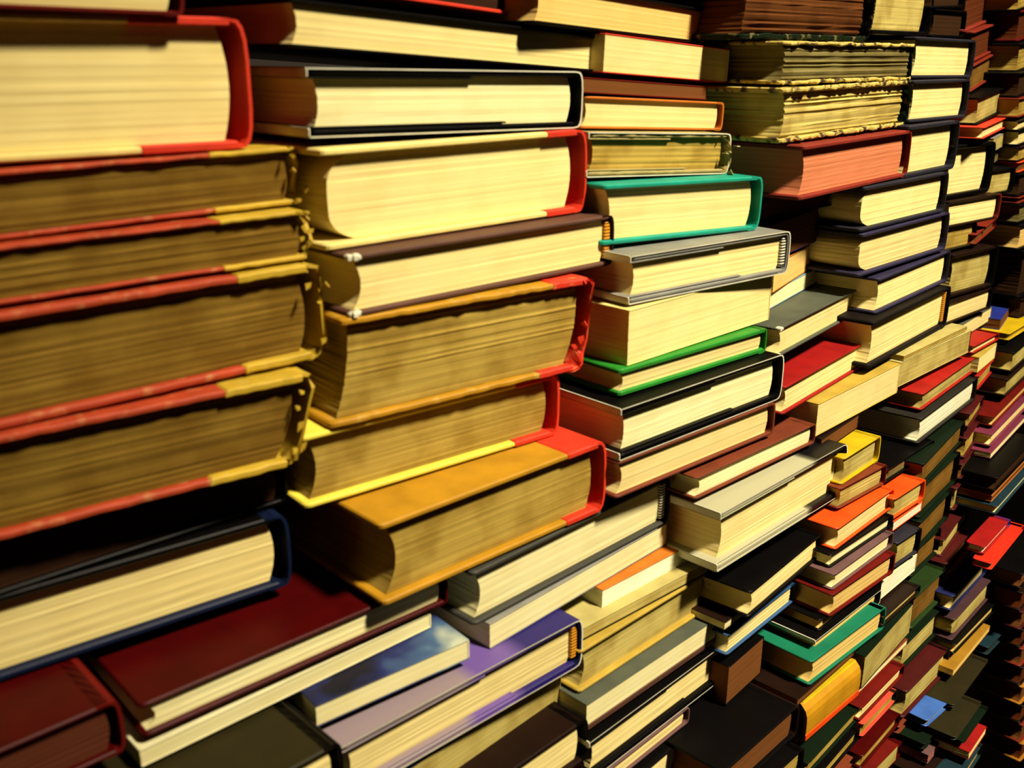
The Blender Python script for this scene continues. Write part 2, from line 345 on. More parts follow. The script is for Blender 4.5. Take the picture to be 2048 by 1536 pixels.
BOOKS = [
('hardback_book',(-0.2043,0.3056,1.5133),0.7331,-0.0162,0.1163,0.0204,0.154,'H','','dkred','dkred','cream','dark red hardback cut off by the top edge, leftmost stack'),
('hardback_book',(-0.2148,0.3041,1.4640),0.7165,-0.0055,0.1504,0.0484,0.158,'H','t30','cream2','red','cream','very thick cream-paged hardback with red cloth spine, leftmost stack'),
('worn_volume',(-0.2140,0.2947,1.4386),0.7536,0.0085,0.1742,0.0229,0.162,'H','t22 w','brick','mustard','tan','worn brick-red volume with mustard spine and dim pages, leftmost stack'),
('worn_volume',(-0.2131,0.2869,1.4188),0.7301,0.0014,0.1760,0.0196,0.166,'H','t22 w2','brick','mustard','tan','worn brick-red volume whose mustard spine curls open, leftmost stack'),
('worn_volume',(-0.2162,0.2774,1.3772),0.7348,0.0018,0.1863,0.0399,0.170,'H','t20 w','brick','mustard','tan','thickest worn red-and-mustard volume with scratched brown pages, leftmost stack'),
('worn_volume',(-0.2221,0.2735,1.3392),0.6649,-0.0074,0.1767,0.0380,0.174,'H','t22 w sh10','brick','mustard','tan','slanting worn red-and-mustard volume with torn spine, leftmost stack'),
('hardback_book',(-0.2291,0.2743,1.3137),0.7380,0.0012,0.1787,0.0211,0.174,'H','','black','black','dark','shadowed black book wedged above the navy hardback, leftmost stack'),  # page colour nearly black, painting in the deep shadow under the volume above
('hardback_book',(-0.2367,0.2748,1.2796),0.6643,-0.0062,0.1791,0.0342,0.150,'H','s fb','navy','navy','cream','navy hardback with pale cream pages and blue-black spine, leftmost stack'),
('hardback_book',(-0.1365,0.3080,1.2574),0.7344,0.0007,0.1441,0.0147,0.154,'H','s bt20','maroon','maroon','pale','wide glossy maroon hardback jutting out of the wall, leftmost stack'),
('hardback_book',(-0.2061,0.2445,1.2552),0.7502,0.0046,0.0883,0.0224,0.158,'H','','maroon','dkred','umber','dark maroon hardback with brown pages in the corner, leftmost stack'),
('paperback_book',(-0.1381,0.3064,1.2463),0.7578,0.0001,0.1384,0.0077,0.162,'P','','pale','pale','pale','shaded cream paperback directly below the maroon hardback, leftmost stack'),
('hardback_book',(-0.1309,0.2619,1.2228),0.7678,0.0047,0.0897,0.0211,0.154,'H','s','olive','black','cream','dark olive-green hardback cut off by the bottom edge, leftmost stack'),
('hardback_book',(-0.0991,0.3907,1.5250),0.8814,-0.0602,0.1720,0.0231,0.158,'H','','red','black','dark','red-covered book at the top edge above black hardback, second stack'),
('hardback_book',(-0.0854,0.4037,1.5009),0.8056,-0.0643,0.1926,0.0179,0.166,'H','hb','black','black','cream','black hardback with striped headband and cream pages, second stack'),
('jacketed_book',(-0.0807,0.4099,1.4665),0.7297,-0.0225,0.1544,0.0270,0.094,'J','','black','black','pale','black jacketed hardback with bright white pages, second stack'),
('hardback_book',(-0.0756,0.4034,1.4215),0.7622,-0.0002,0.1570,0.0413,0.174,'H','t18 rc','cream2','red','cream','very thick cream hardback with gaping red spine, second stack'),
('hardback_book',(-0.0658,0.3968,1.3954),0.7503,-0.0024,0.1614,0.0258,0.150,'H','ho s f','brown','dkbrown','cream','brown hardback with frayed white corners and orange headband, second stack'),
('worn_volume',(-0.0725,0.3909,1.3491),0.6786,-0.0102,0.1433,0.0464,0.154,'H','t20 sh8 w','ochre','red','tan2','huge worn tan-paged volume with red cracked spine, second stack'),
('hardback_book',(-0.0871,0.3814,1.3155),0.6900,-0.0087,0.1440,0.0333,0.158,'H','t20 s','yellow','red','tan2','old tan-paged volume with lemon board edge and red spine, second stack'),
('hardback_book',(-0.0545,0.3710,1.2749),0.7511,-0.0003,0.1403,0.0391,0.162,'H','t20 s cv','ochre','red','tan2','jutting ochre volume with red spine and rounded worn corners, second stack'),
('hardback_book',(-0.0177,0.4026,1.2453),0.7912,0.0020,0.1515,0.0285,0.166,'H','hb s','dkgrey','black','pale','cream-paged hardback with thick dark grey boards, second stack'),
('paperback_book',(-0.0104,0.4066,1.2312),0.8144,0.0037,0.1435,0.0136,0.158,'P','','grey','grey','pale','plain cream paperback with its page edges facing left, second stack'),
('paperback_book',(-0.0803,0.3436,1.2355),0.6794,-0.0028,0.0779,0.0104,0.162,'P','photo','photo','white','pale','paperback with a blue and white picture on its cover, second stack'),
('jacketed_book',(-0.0695,0.3373,1.2038),0.7511,-0.0011,0.1432,0.0272,0.166,'J','ho','purple','navy','cream','cream-paged hardback in a violet and lilac jacket, second stack'),
('paperback_book',(-0.0576,0.3496,1.1762),0.8246,0.0020,0.1218,0.0228,0.170,'P','','navy','tan','olivey','thick soft yellowed paperback with navy cover edge, second stack'),
('hardback_book',(-0.0192,0.3640,1.1557),0.7924,-0.0018,0.0825,0.0254,0.174,'H','','dkbrown','black','cream','near-black hardback showing its top cover at the bottom, second stack'),
('hardback_book',(-0.0195,0.3641,1.1354),0.8050,-0.0001,0.0821,0.0193,0.150,'H','','red','black','pale','red-edged hardback barely showing at the bottom edge, second stack'),
('hardback_book',(0.0107,0.4924,1.5116),0.8751,-0.0534,0.1728,0.0191,0.162,'H','','black','black','warm','black hardback with warm orange-lit pages at the top, third stack'),
('paperback_book',(0.0464,0.5312,1.4890),0.8371,-0.0629,0.1225,0.0191,0.166,'P','','red','cream2','cream','blocky cream paperback with a thin red cover, third stack'),
('paperback_book',(0.0347,0.5196,1.4796),0.7965,-0.0641,0.1116,0.0076,0.170,'P','','dkred','dkbrown','brownp','slim dim reddish-brown-paged paperback, third stack'),
('hardback_book',(0.0354,0.5216,1.4620),0.7417,-0.0589,0.1198,0.0161,0.174,'H','','orange','orange','cream','slim orange cloth hardback with cream pages, third stack'),
('worn_volume',(0.0381,0.5119,1.4386),0.6767,-0.0546,0.1099,0.0225,0.150,'J','w','olivel','olivel','tan2','tattered olive book in a crinkled clear wrapper, third stack'),
('hardback_book',(0.0454,0.5012,1.4056),0.6497,-0.0356,0.1229,0.0306,0.154,'H','s','teal','teal','cream','bright teal hardback with thick cream pages, third stack'),
('jacketed_book',(0.0593,0.4906,1.3777),0.6934,-0.0140,0.1329,0.0249,0.117,'J','hb','grey','grey','cream','grey-jacketed hardback with a loose flap and grey spine, third stack'),
('paperback_book',(0.0588,0.4847,1.3470),0.7738,-0.0009,0.1324,0.0293,0.162,'P','','cream2','cream2','cream','fattest plain cream paperback block, third stack'),
('hardback_book',(0.0545,0.4781,1.3322),0.7235,-0.0071,0.1267,0.0147,0.133,'H','bt28','green','green','cream','bright green hardback with orange-lined spine, third stack'),
('jacketed_book',(0.0545,0.4641,1.3034),0.7392,-0.0024,0.1426,0.0280,0.080,'J','','black','black','pale','black-jacketed hardback with white-edged flaps, third stack'),
('hardback_book',(0.0530,0.4621,1.2827),0.7342,-0.0044,0.1396,0.0203,0.103,'H','s','brown2','brown2','cream','rounded-corner hardback with chestnut brown boards, third stack'),
('hardback_book',(0.1001,0.4956,1.2666),0.7548,-0.0021,0.1233,0.0131,0.166,'H','s','brown2','brown2','pale','small chestnut hardback showing its top cover, third stack'),
('jacketed_book',(0.1132,0.4879,1.2271),0.7908,-0.0013,0.1439,0.0359,0.170,'J','s','palejk','black','cream','thick hardback in a lifting white and black jacket, third stack'),
('paperback_book',(0.0475,0.4609,1.2133),0.7539,-0.0028,0.0911,0.0179,0.174,'P','','orange','white','white','white-paged paperback with a thin orange cover line, third stack'),
('paperback_book',(0.0361,0.4415,1.2133),0.7342,-0.0005,0.1037,0.0072,0.174,'P','kb','olivey2','black','olivey','thin greenish-topped paperback with black back cover, third stack'),
('hardback_book',(0.0343,0.4323,1.1871),0.7861,0.0012,0.1165,0.0255,0.150,'H','s','mustard2','mustard2','olivey','mustard-boarded hardback with ribbed spine, third stack'),
('paperback_book',(0.0378,0.4249,1.1699),0.7805,0.0022,0.1151,0.0166,0.154,'P','cb','greyg','brown','pale','pale paperback with grey-green cover and brown back, third stack'),
('jacketed_book',(0.0397,0.4214,1.1423),0.7996,-0.0008,0.1289,0.0248,0.158,'J','hb','black','black','cream','black-jacketed hardback with dotted headband near the bottom, third stack'),
('hardback_book',(0.0461,0.4253,1.1312),0.8025,0.0029,0.0812,0.0106,0.162,'H','','mauve','mauve','cream','thin hardback with mauve-brown bottom board, third stack'),
('hardback_book',(0.0533,0.4256,1.1087),0.8167,-0.0005,0.0780,0.0199,0.166,'H','','black','black','cream','black hardback with a small patch of tan pages, third stack'),
('hardback_book',(0.0570,0.4181,1.0947),0.8171,0.0024,0.0853,0.0134,0.170,'H','','blue','blue','cream','royal blue cover peeping in at the bottom edge, third stack'),
('worn_volume',(0.1273,0.5839,1.5057),0.7975,-0.0029,0.1576,0.0391,0.166,'H','w3 s','dkgreen','black','rough','rough dark-brown-paged old tome on a dark green board, fourth stack'),
('worn_volume',(0.1545,0.5966,1.4811),0.7985,-0.0042,0.1791,0.0236,0.170,'H','w3 s','torn','dkgreen','olived','torn old volume with ragged yellow boards and greyish pages, fourth stack'),
('worn_volume',(0.1550,0.5876,1.4491),0.8148,0.0048,0.1752,0.0304,0.174,'H','w3 s','torn','dkgreen','olivey','torn old volume with ragged boards and straw-yellow pages, fourth stack'),
('hardback_book',(0.1697,0.5895,1.4157),0.8236,0.0042,0.1560,0.0317,0.150,'H','s','brick2','rust2','pink','brick-red hardback with pink-stained pages, fourth stack'),
('hardback_book',(0.1436,0.5998,1.4012),0.7893,-0.0027,0.1197,0.0126,0.154,'H','','dkbrown','dkbrown','brownp','dark brown book recessed beneath the pink-paged hardback, fourth stack'),
('paperback_book',(0.1572,0.6098,1.3741),0.9311,0.0144,0.1157,0.0231,0.158,'P','','purpled','purpled','brownp','shadowed brown-paged paperback with purple cover, fourth stack'),
('paperback_book',(0.1657,0.6184,1.3535),1.0089,0.0135,0.1225,0.0181,0.162,'P','','orange','rust','warm','amber-paged paperback with an orange edge, fourth stack'),
('paperback_book',(0.1650,0.6219,1.3416),0.9556,0.0118,0.1285,0.0115,0.166,'P','s','ltblue','pale','pale','cream paperback with a thin light blue cover, fourth stack'),
('hardback_book',(0.1608,0.5782,1.3221),0.8988,0.0065,0.1708,0.0190,0.170,'H','s f cv','greyg','black','cream','worn grey-green hardback with frayed corners, fourth stack'),
('hardback_book',(0.1638,0.5650,1.2901),0.8713,0.0037,0.1309,0.0183,0.174,'H','s','crimson','crimson','cream','slim crimson hardback jutting from the wall, fourth stack'),
('paperback_book',(0.1919,0.5866,1.2678),0.7995,0.0003,0.1188,0.0221,0.166,'P','','mustard2','cream2','cream','chunky cream paperback with a yellow top cover, fourth stack'),
('paperback_book',(0.1966,0.5874,1.2558),0.8666,0.0034,0.0594,0.0100,0.170,'P','','dkbrown','dkbrown','brownp','shadowed brown book behind the chunky cream paperback, fourth stack'),
('hardback_book',(0.2098,0.5807,1.2366),0.8152,0.0032,0.0554,0.0188,0.174,'H','s','lemon','lemon','olivey','bright yellow hardback with tan pages, fourth stack'),
('hardback_book',(0.2080,0.5764,1.2218),0.7433,-0.0066,0.0606,0.0146,0.150,'H','','rust','dkred','olivey','tan-paged hardback with thin rust board, fourth stack'),
('hardback_book',(0.2011,0.5542,1.2045),0.8130,0.0001,0.0844,0.0151,0.154,'H','s','vermilion','vermilion','cream','vivid vermilion hardback showing its cover, fourth stack'),
('hardback_book',(0.1970,0.5480,1.1956),0.7738,-0.0035,0.0839,0.0086,0.158,'H','','black','black','pale','thin black-spined hardback with white pages, fourth stack'),
('hardback_book',(0.1975,0.5409,1.1838),0.7853,0.0028,0.0820,0.0111,0.162,'H','s','mauve','mauve','pale','mauve-grey hardback with pale pages, fourth stack'),
('hardback_book',(0.1963,0.5364,1.1677),0.7512,0.0026,0.0812,0.0157,0.166,'H','s','dkred','dkred','warm','dark red hardback with amber-lit fore-edge, fourth stack'),
('hardback_book',(0.1898,0.5337,1.1593),0.7771,-0.0003,0.0808,0.0080,0.170,'H','','black','black','warm','thin black hardback with dog-eared pages, fourth stack'),
('jacketed_book',(0.1853,0.5258,1.1483),0.7831,-0.0027,0.0864,0.0107,0.174,'J','','black','black','warm','thin black hardback with a white jacket edge, fourth stack'),
('hardback_book',(0.1799,0.5131,1.1343),0.7526,0.0000,0.0932,0.0173,0.170,'H','s','emerald','emerald','warm2','emerald green hardback with golden pages, fourth stack'),
('hardback_book',(0.1336,0.4904,1.1955),0.8618,0.0056,0.0936,0.0169,0.174,'H','s','black','black','cream','thick black-covered hardback under the white-jacketed book, lower middle stack'),
('paperback_book',(0.1207,0.4917,1.1871),0.8186,-0.0018,0.0654,0.0053,0.174,'P','','dkbrown','dkbrown','pale','slim pale-paged paperback squeezed under the black book, lower middle stack'),
('hardback_book',(0.1240,0.4953,1.1675),0.8287,0.0023,0.0826,0.0138,0.150,'H','','blue2','navy','cream','cream-paged hardback with sky blue bottom board, lower middle stack'),
('paperback_book',(0.1266,0.4975,1.1329),0.8520,-0.0016,0.0425,0.0262,0.154,'P','','black','black','brownp','dim brown page block beneath the blue-boarded book, lower middle stack'),
('hardback_book',(0.1137,0.4416,1.1087),0.8010,-0.0002,0.0835,0.0222,0.158,'H','s','black','dkbrown','brownp','glossy black hardback with an orange-lit edge, lower middle stack'),
('hardback_book',(0.1335,0.4513,1.0907),0.7893,-0.0045,0.0580,0.0164,0.162,'H','','black','black','tan2','black hardback with a tan triangle of pages, lower middle stack'),
('paperback_book',(0.1705,0.5030,1.1281),0.7989,0.0015,0.0721,0.0044,0.060,'P','d60','dkbrown','rust','brownp','very thin dark brown booklet under the emerald hardback, low yellow stack'),
('hardback_book',(0.1767,0.5029,1.0994),0.7672,0.0040,0.0660,0.0278,0.154,'S','','lemon','amberb','warm','amber book turned spine outward with red band, low yellow stack'),
('hardback_book',(0.1780,0.4939,1.0836),0.8386,0.0015,0.0790,0.0097,0.158,'H','','dkgreen','black','tan2','dark green hardback with a thin line of pages, low yellow stack'),
('hardback_book',(0.1832,0.4950,1.0703),0.8476,0.0024,0.0676,0.0100,0.162,'H','','black','black','tan2','black hardback with tan pages near the bottom, low yellow stack'),
('hardback_book',(0.1888,0.4945,1.0599),0.8827,0.0092,0.0663,0.0063,0.166,'H','','rust','rust','brownp','rust-brown book cut off at the bottom, low yellow stack'),
('hardback_book',(0.2569,0.6254,1.2186),0.7975,0.0003,0.0775,0.0097,0.154,'H','s','black','black','olived','olive-paged hardback with near-black boards, narrow fifth stack'),  # boards coloured black for the shadowed gap above them
('hardback_book',(0.2560,0.6068,1.1990),0.7673,0.0042,0.0482,0.0158,0.056,'H','s','vermilion','vermilion','olivey','smaller vermilion hardback with boxy red spine, narrow fifth stack'),
('paperback_book',(0.2600,0.6125,1.1882),0.7897,0.0040,0.0455,0.0072,0.162,'P','','vermilion','red','white','thin red and white pamphlet, narrow fifth stack'),
('hardback_book',(0.2602,0.6023,1.1647),0.7558,-0.0060,0.0369,0.0195,0.121,'H','s','navyd','black','olivey','midnight-blue hardback with square tan pages, narrow fifth stack'),
('paperback_book',(0.2489,0.5923,1.1470),0.7992,0.0007,0.0561,0.0132,0.170,'P','','pale','pale','white','white paperback sticking out in bright light, narrow fifth stack'),
('hardback_book',(0.2458,0.5738,1.1377),0.8061,0.0067,0.0594,0.0067,0.174,'H','s','dkbrown','dkgreen','olivey','slim nearly black hardback beneath white paperback, narrow fifth stack'),
('paperback_book',(0.2282,0.5532,1.1041),0.8655,-0.0018,0.0852,0.0245,0.071,'P','','dkgreen','cream2','olivey','broad tan-edged paperback with amber left end, narrow fifth stack'),
('paperback_book',(0.2258,0.5539,1.0982),0.8151,0.0051,0.0803,0.0050,0.154,'P','','rust','rust','pale','thin booklet with red cover lines, narrow fifth stack'),
('hardback_book',(0.2266,0.5441,1.0854),0.8166,0.0026,0.0685,0.0100,0.158,'H','s','dkred','dkred','cream','dark red hardback showing a broad cover strip, narrow fifth stack'),
('hardback_book',(0.2291,0.5436,1.0733),0.8222,-0.0076,0.0541,0.0100,0.150,'H','','salmon','dkgreen','tan2','salmon-red edged book with dark right half, narrow fifth stack'),
('hardback_book',(0.2251,0.5291,1.0600),0.8347,-0.0074,0.0617,0.0100,0.154,'H','','maroon','maroon','tan2','maroon hardback with narrow tan page line, narrow fifth stack'),
('paperback_book',(0.2190,0.5158,1.0463),0.7765,0.0082,0.0556,0.0125,0.158,'P','','dkred','pale','olivey','tan-paged paperback with red cover at the bottom, narrow fifth stack'),
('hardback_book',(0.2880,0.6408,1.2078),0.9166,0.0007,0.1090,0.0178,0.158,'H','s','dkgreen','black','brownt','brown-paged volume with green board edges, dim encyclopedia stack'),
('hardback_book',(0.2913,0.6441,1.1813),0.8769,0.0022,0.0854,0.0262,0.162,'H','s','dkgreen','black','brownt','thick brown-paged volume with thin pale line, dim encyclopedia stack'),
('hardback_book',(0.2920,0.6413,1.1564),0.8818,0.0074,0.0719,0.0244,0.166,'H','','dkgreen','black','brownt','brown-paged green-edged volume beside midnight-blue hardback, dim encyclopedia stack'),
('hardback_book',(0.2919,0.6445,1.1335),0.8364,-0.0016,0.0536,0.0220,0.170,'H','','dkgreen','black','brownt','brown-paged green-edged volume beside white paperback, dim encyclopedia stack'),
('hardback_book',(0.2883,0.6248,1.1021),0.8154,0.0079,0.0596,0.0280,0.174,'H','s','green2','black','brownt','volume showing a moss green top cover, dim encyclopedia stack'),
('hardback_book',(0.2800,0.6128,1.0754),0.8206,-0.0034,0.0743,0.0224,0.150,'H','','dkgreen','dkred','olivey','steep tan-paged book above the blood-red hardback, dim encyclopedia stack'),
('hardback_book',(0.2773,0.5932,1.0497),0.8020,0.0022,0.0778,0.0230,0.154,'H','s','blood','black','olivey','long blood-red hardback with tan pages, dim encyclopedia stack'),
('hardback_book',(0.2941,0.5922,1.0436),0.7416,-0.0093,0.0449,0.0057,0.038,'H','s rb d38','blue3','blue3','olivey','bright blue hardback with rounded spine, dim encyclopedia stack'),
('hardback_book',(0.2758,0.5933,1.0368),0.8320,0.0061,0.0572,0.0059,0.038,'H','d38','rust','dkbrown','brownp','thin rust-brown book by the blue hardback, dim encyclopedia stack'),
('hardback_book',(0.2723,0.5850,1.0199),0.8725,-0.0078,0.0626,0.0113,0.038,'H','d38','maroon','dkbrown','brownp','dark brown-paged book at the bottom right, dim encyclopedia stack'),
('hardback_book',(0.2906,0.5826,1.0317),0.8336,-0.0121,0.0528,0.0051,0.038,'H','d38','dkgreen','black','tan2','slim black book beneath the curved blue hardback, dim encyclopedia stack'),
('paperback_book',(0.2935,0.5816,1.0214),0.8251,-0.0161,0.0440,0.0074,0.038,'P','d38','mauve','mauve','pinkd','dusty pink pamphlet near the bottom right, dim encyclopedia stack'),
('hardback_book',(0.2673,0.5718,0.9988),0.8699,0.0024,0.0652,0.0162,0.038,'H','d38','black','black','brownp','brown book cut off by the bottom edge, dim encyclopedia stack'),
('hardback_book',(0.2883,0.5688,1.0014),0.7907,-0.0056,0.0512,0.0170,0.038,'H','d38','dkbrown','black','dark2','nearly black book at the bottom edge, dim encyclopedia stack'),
('hardback_book',(0.2397,0.6980,1.5096),0.8158,-0.0047,0.0929,0.0425,0.158,'H','','black','black','olivey','square black-spined hardback cut off by the top edge, navy-cased set'),
('hardback_book',(0.3004,0.7599,1.5279),0.8160,0.0383,0.0607,0.0232,0.050,'H','','black','black','dark2','dim brown book touching the top edge, navy-cased set'),
('hardback_book',(0.3049,0.7650,1.5091),0.8165,-0.0031,0.0627,0.0193,0.162,'H','','black','black','dark2','dim brown-paged book above the navy set, navy-cased set'),
('hardback_book',(0.2809,0.7287,1.4809),0.8056,-0.0157,0.1094,0.0280,0.162,'H','s','navyd','navyd','cream','first navy hardback of the set, cover edge visible, navy-cased set'),
('hardback_book',(0.2767,0.7123,1.4518),0.7921,-0.0075,0.0970,0.0284,0.166,'H','','navyd','navyd','cream','navy hardback with slightly narrow pages, navy-cased set'),
('hardback_book',(0.2715,0.6977,1.4155),0.8059,0.0001,0.0891,0.0354,0.170,'H','','navyd','navyd','cream','navy hardback beside the pink-paged book, navy-cased set'),
('hardback_book',(0.2292,0.6512,1.3862),0.7845,-0.0044,0.1318,0.0296,0.174,'H','s rc','navyd','navyd','cream','wide navy hardback with rounded left pages, navy-cased set'),
('hardback_book',(0.2310,0.6504,1.3563),0.7900,-0.0026,0.1404,0.0291,0.045,'H','s rc','indigo','indigo','cream','wide indigo hardback with bulging left pages, navy-cased set'),
('hardback_book',(0.2485,0.6597,1.3283),0.8402,0.0036,0.1362,0.0252,0.051,'H','s','indigo','navyd','cream','indigo hardback beside the grey-green book, navy-cased set'),
('hardback_book',(0.2418,0.6417,1.2950),0.8439,0.0037,0.1465,0.0328,0.158,'H','ho s','redblk','black','cream','thick cream hardback with a red patch on its edge, navy-cased set'),
('hardback_book',(0.3291,0.7598,1.3923),0.7443,-0.0133,0.0776,0.0400,0.101,'H','','black','black','cream','tall square-paged black hardback in the upper right, upper right stack'),
('hardback_book',(0.3302,0.7544,1.3712),0.7182,-0.0157,0.0887,0.0202,0.174,'H','','dkbrown','rust2','cream','brown hardback with rust-red spine, upper right stack'),
('hardback_book',(0.3337,0.7592,1.3526),0.7232,-0.0149,0.0499,0.0182,0.150,'H','','olive','black','tan2','dim olive-brown book behind the brown hardback, upper right stack'),
('hardback_book',(0.3681,0.7842,1.3534),0.9858,0.0064,0.0913,0.0080,0.150,'H','','rust2','dkred','brownp','dim red-edged book behind the upper right stack, upper right stack'),
('hardback_book',(0.3419,0.7608,1.3151),0.7040,-0.0135,0.0770,0.0347,0.154,'H','s','dkbrown','black','olivey','dark brown hardback with boxy tan pages, upper right stack'),
('hardback_book',(0.3392,0.7533,1.2952),0.7587,-0.0067,0.0867,0.0179,0.158,'H','','dkbrown','black','cream','brown-boarded hardback with pale lemon pages, upper right stack'),
('paperback_book',(0.3503,0.7617,1.2772),0.8574,0.0009,0.0975,0.0125,0.162,'P','','greyg','grey','cream','pale paperback peeking behind the olive paperbacks, upper right stack'),
('paperback_book',(0.2774,0.6737,1.2912),0.7926,0.0002,0.1134,0.0036,0.166,'P','','olivey2','olivey2','tan2','thin olive-tan paperback on top, sixth stack'),
('paperback_book',(0.2746,0.6712,1.2722),0.7817,-0.0030,0.1246,0.0185,0.170,'P','','olivey2','dkbrown','olivey','thicker olive-tan paperback with square right corner, sixth stack'),
('hardback_book',(0.2951,0.6744,1.2532),0.8591,0.0038,0.1244,0.0127,0.174,'H','s','crimson2','crimson','olivey','scarlet hardback with a broad top cover, sixth stack'),
('hardback_book',(0.2921,0.6648,1.2307),0.8578,0.0009,0.1279,0.0199,0.150,'H','s cv2','dkgrey2','dkbrown','white','thick white-paged hardback jutting far left, sixth stack'),  # grey boards darkened in colour for the shadow on the top cover
('hardback_book',(0.3676,0.7595,1.2703),0.8054,-0.0000,0.0565,0.0065,0.154,'H','s','crimson2','crimson','cream','small scarlet hardback with bright cover, sixth stack'),
('paperback_book',(0.3727,0.7588,1.2547),0.8934,0.0019,0.0522,0.0130,0.158,'P','','mustard2','mauve','cream','small cream wedge of pages under the small scarlet hardback, sixth stack'),
('hardback_book',(0.3761,0.7604,1.2393),0.9524,0.0028,0.1057,0.0119,0.162,'H','','crimson2','dkred','tan2','tan-paged book with crimson bottom board, sixth stack'),
('hardback_book',(0.3476,0.8085,1.5125),0.9977,0.0951,0.1759,0.0296,0.174,'H','','brick2','black','redp','dim reddish-paged book at the upper right, far upper right'),
('hardback_book',(0.3559,0.8104,1.4899),0.9991,0.0810,0.1751,0.0237,0.150,'H','','rust2','black','redp','dim rust-paged book with red bottom board, far upper right'),
('hardback_book',(0.3598,0.8130,1.4682),0.9952,0.0881,0.1796,0.0207,0.049,'H','','rust2','black','brownt','dim brown-paged book with bright red edge, far upper right'),
('hardback_book',(0.3555,0.7839,1.4451),0.9768,0.0438,0.2014,0.0208,0.068,'H','s','black','black','olivey','black hardback with large tan pages, far upper right'),
('hardback_book',(0.3553,0.7702,1.4362),0.9941,0.0150,0.1808,0.0087,0.130,'H','','red','red','cream','slim bright red hardback, far upper right'),
('paperback_book',(0.3863,0.8185,1.4216),1.0009,0.0128,0.1404,0.0113,0.166,'P','','grey','black','olivey','small tan page block under the slim red hardback, far upper right'),
('paperback_book',(0.3951,0.8361,1.4094),1.0194,0.0113,0.1325,0.0065,0.170,'P','','olive','olive','olived','thin olive book, far upper right'),
('hardback_book',(0.3875,0.8189,1.3863),0.7440,-0.0125,0.0517,0.0211,0.174,'H','','black','black','olivey','black hardback with mustard pages beside tall square book, far upper right'),
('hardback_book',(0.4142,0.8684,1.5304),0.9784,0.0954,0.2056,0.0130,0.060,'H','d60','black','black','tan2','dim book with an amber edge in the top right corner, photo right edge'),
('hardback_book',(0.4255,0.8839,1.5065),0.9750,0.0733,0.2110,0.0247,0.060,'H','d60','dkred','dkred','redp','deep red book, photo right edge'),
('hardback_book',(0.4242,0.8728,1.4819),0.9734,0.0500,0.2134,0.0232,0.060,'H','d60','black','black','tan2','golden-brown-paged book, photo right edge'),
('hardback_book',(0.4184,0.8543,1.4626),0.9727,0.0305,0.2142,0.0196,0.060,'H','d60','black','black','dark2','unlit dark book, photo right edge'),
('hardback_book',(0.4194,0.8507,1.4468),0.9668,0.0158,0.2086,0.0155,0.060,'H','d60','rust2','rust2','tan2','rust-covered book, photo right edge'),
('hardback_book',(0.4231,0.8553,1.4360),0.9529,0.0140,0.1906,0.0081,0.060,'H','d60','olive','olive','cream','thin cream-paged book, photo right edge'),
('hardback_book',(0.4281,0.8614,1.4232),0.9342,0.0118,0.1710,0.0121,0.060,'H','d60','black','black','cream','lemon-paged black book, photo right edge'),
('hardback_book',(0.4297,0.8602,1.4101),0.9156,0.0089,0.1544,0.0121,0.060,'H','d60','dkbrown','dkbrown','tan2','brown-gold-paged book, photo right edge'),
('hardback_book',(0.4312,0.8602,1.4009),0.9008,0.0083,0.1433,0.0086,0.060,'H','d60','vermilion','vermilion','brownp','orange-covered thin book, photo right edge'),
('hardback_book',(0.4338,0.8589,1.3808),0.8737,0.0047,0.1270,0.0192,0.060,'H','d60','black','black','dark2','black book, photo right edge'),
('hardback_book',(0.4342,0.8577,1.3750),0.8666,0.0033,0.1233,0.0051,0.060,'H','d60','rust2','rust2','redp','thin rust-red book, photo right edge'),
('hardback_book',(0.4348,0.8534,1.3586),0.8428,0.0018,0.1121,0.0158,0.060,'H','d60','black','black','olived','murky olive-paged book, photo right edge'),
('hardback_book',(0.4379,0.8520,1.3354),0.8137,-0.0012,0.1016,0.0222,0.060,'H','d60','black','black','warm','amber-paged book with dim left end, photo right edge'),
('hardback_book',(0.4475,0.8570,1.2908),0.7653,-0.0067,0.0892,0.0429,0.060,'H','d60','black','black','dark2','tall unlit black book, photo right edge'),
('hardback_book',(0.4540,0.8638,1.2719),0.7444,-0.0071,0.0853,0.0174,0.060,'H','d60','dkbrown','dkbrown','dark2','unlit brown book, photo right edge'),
('paperback_book',(0.4192,0.8267,1.2717),0.9989,0.0030,0.0993,0.0094,0.048,'P','d48','blue','navy','brownp','dark blue cover edge above the scarlet hardback, far right stack'),
('hardback_book',(0.4225,0.8144,1.2654),0.8272,-0.0001,0.0800,0.0061,0.048,'H','d48','lemon','lemon','tan2','far book with a yellow cover edge, far right stack'),
('hardback_book',(0.4197,0.7956,1.2428),0.8851,0.0013,0.1075,0.0175,0.048,'H','s d48','black','black','olivey','far black-covered book with tan pages, far right stack'),
('hardback_book',(0.4142,0.7882,1.2241),0.8842,0.0035,0.1180,0.0150,0.048,'H','d48','dkbrown','black','olivey','far dark brown book with olive page edges, far right stack'),
('hardback_book',(0.3912,0.7561,1.2095),0.8961,0.0009,0.1257,0.0079,0.048,'H','d48','dkred','dkred','warm','far narrow book with amber pages, far right stack'),
('hardback_book',(0.3860,0.7448,1.1965),0.8894,0.0005,0.1219,0.0102,0.048,'H','s d48','plum','plum','cream','far plum-pink hardback with bright pages, far right stack'),
('paperback_book',(0.3839,0.7383,1.1888),0.8861,0.0023,0.1106,0.0051,0.048,'P','d48','plum','plum','pale','thin pale pamphlet, far right stack'),
('hardback_book',(0.3738,0.7027,1.1762),0.8646,-0.0018,0.1149,0.0113,0.048,'H','s d48','black','black','dark2','far black book with unlit pages, far right stack'),
('paperback_book',(0.3735,0.7063,1.1660),0.8616,0.0020,0.1098,0.0055,0.048,'P','d48','orange','orange','brownp','thin book with an orange cover line, far right stack'),
